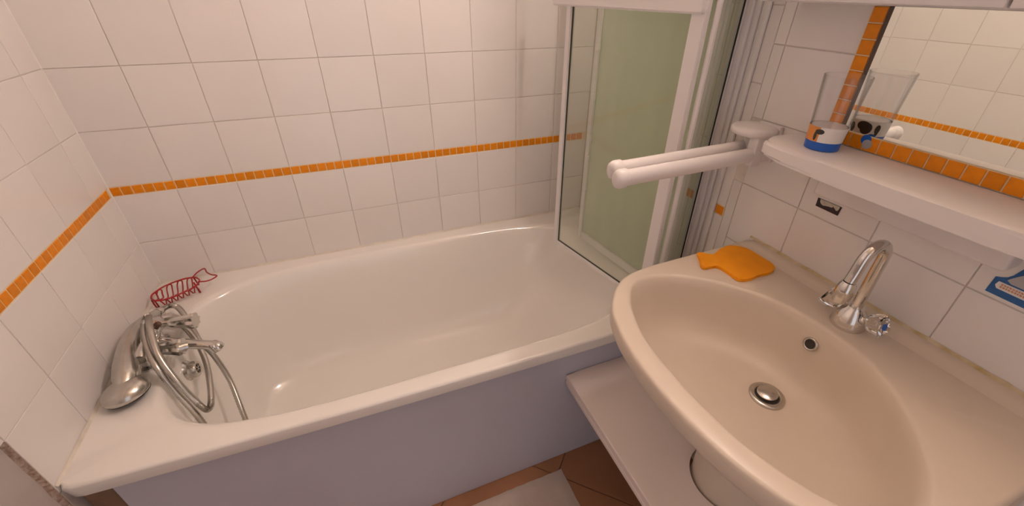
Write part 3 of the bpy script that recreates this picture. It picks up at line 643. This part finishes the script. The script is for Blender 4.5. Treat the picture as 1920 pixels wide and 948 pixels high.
def tap_handle(sgn):
    b0 = Vector((tx, ty+sgn*0.013, ZK+0.024)); d = Vector((-0.06, sgn*0.90, 0.30)).normalized()
    h = obj('valve', lathe(B(), [(0.0115,0),(0.012,0.006),(0.0085,0.010),(0.008,0.016),(0.0095,0.018)], b0, d, 20), 'chrome', bt, 40)
    q = Vector((0,0,1)).rotation_difference(d); rr = []
    for t, ro, ri in ((0.012,0.0088,0.0080),(0.016,0.0130,0.0110),(0.026,0.0185,0.0150),(0.036,0.0215,0.0175),(0.040,0.0205,0.0170),(0.042,0.017,0.015)):
        rr.append([b0 + d*t + q @ Vector((math.cos(a)*(ro+ri*0)*(1 if (k//2) % 2 else ri/ro), math.sin(a)*ro*(1 if (k//2) % 2 else ri/ro), 0)) for k, a in enumerate([2*math.pi*k/16 for k in range(16)])])
    kb = obj('handle_knob', ringloft(B(), rr), 'acrylic', h, 30)
    obj('marker', lathe(B(), [(0.0062,0.0),(0.0062,0.0012)], b0 + d*0.0422, d, 20), 'blue' if sgn < 0 else 'sticker_text', kb)
tap_handle(1); tap_handle(-1)

# ------------------------------------------------------------------ fish sponge on the basin deck
fo = [(1.347,-0.818),(1.360,-0.829),(1.370,-0.841),(1.385,-0.837),(1.418,-0.824),(1.445,-0.825),(1.462,-0.834),(1.471,-0.855),(1.477,-0.885),(1.480,-0.906),(1.472,-0.925),(1.456,-0.939),(1.431,-0.944),(1.408,-0.941),(1.385,-0.945),(1.362,-0.943),(1.351,-0.937),(1.352,-0.916),(1.351,-0.893),(1.346,-0.878),(1.327,-0.878),(1.312,-0.872),(1.323,-0.855),(1.335,-0.836)]
fs_ = closed([(min(x, 1.4715), y, 0) for x, y in fo], 3)[:-1]
tag(obj('fish_sponge', prism(B(), [(p.x, p.y) for p in fs_], ZK+0.0002, ZK+0.0075, 0.002, 2), 'orange', None, 50, (1.40,-0.885,ZK)), 'flat orange fish-shaped sponge cloth on the washbasin corner', 'sponge')

# ------------------------------------------------------------------ low board under the basin, bath mat
lb = thing('low_shelf', 'pinkish white shelf board under the washbasin around the pedestal', 'shelf', (1.30, -1.05, 0.385))
ho = [(1.300+0.086*math.cos(a), YC+0.086*math.sin(a)) for a in [2*math.pi*i/48 for i in range(48)]]
bm = B(); rect = [(1.092,-0.7015),(W-0.0015,-0.7015),(W-0.0015,-1.50),(1.092,-1.50)]
cH = (1.300, YC); aH = sorted([2*math.pi*i/64 for i in range(64)] + [math.atan2(p[1]-cH[1], p[0]-cH[0]) % (2*math.pi) for p in rect])
rin = [(cH[0]+0.0865*math.cos(a), cH[1]+0.0865*math.sin(a)) for a in aH]
def z_(r, z): return [(p[0], p[1], z) for p in r]
ro = sect(rect, cH, aH, 0)
rs = scl(rect, cH, 0.995, 0.997); rs_ = sect([(max(x, 1.0945), y) for x, y in rect], cH, aH, 0)
ringloft(bm, [z_(rin,0.385), z_(ro,0.385), z_(ro,0.4025), z_(rs_,0.405), z_(rin,0.405), z_(rin,0.385)], False, False)
obj('board', bm, 'board', lb, 40)
obj('edge_strip', box(B(), 1.090, 1.104, -1.498, -0.703, 0.368, 0.3845, 0.003), 'board', lb, 40)
obj('bracket', box(B(), 1.098, 1.135, -0.738, -0.7015, 0.352, 0.3845, 0.003), 'board', lb, 40)
obj('bracket', box(B(), 1.44, W-0.0015, -1.47, -1.43, 0.352, 0.3845, 0.003), 'board', lb, 40)

bmt = B(); n0, n1 = 46, 30; x0, x1, y0, y1 = 0.40, 1.080, -1.19, -0.747
top = [[None]*(n1+1) for _ in range(n0+1)]
for i in range(n0+1):
    for j in range(n1+1):
        u, v = i/n0, j/n1; ed = min(u, 1-u, v, 1-v)
        z = 0.0085 + 0.0012*math.sin(i*2.2) + random.uniform(-0.0006, 0.0006)
        if ed < 0.02: z = 0.004
        top[i][j] = bmt.verts.new((x0+(x1-x0)*u+random.uniform(-0.001,0.001), y0+(y1-y0)*v+random.uniform(-0.001,0.001), z))
for i in range(n0):
    for j in range(n1): bmt.faces.new((top[i][j], top[i+1][j], top[i+1][j+1], top[i][j+1]))
bd = [e for e in bmt.edges if len(e.link_faces) == 1]
ex = bmesh.ops.extrude_edge_only(bmt, edges=bd)
for v in [g for g in ex['geom'] if isinstance(g, bmesh.types.BMVert)]: v.co.z = 0.0004
tag(obj('bath_mat', bmt, 'mat', None, 60, (0.74,-0.97,0)), 'white ribbed cotton bath mat on the floor beside the bathtub', 'bath mat')
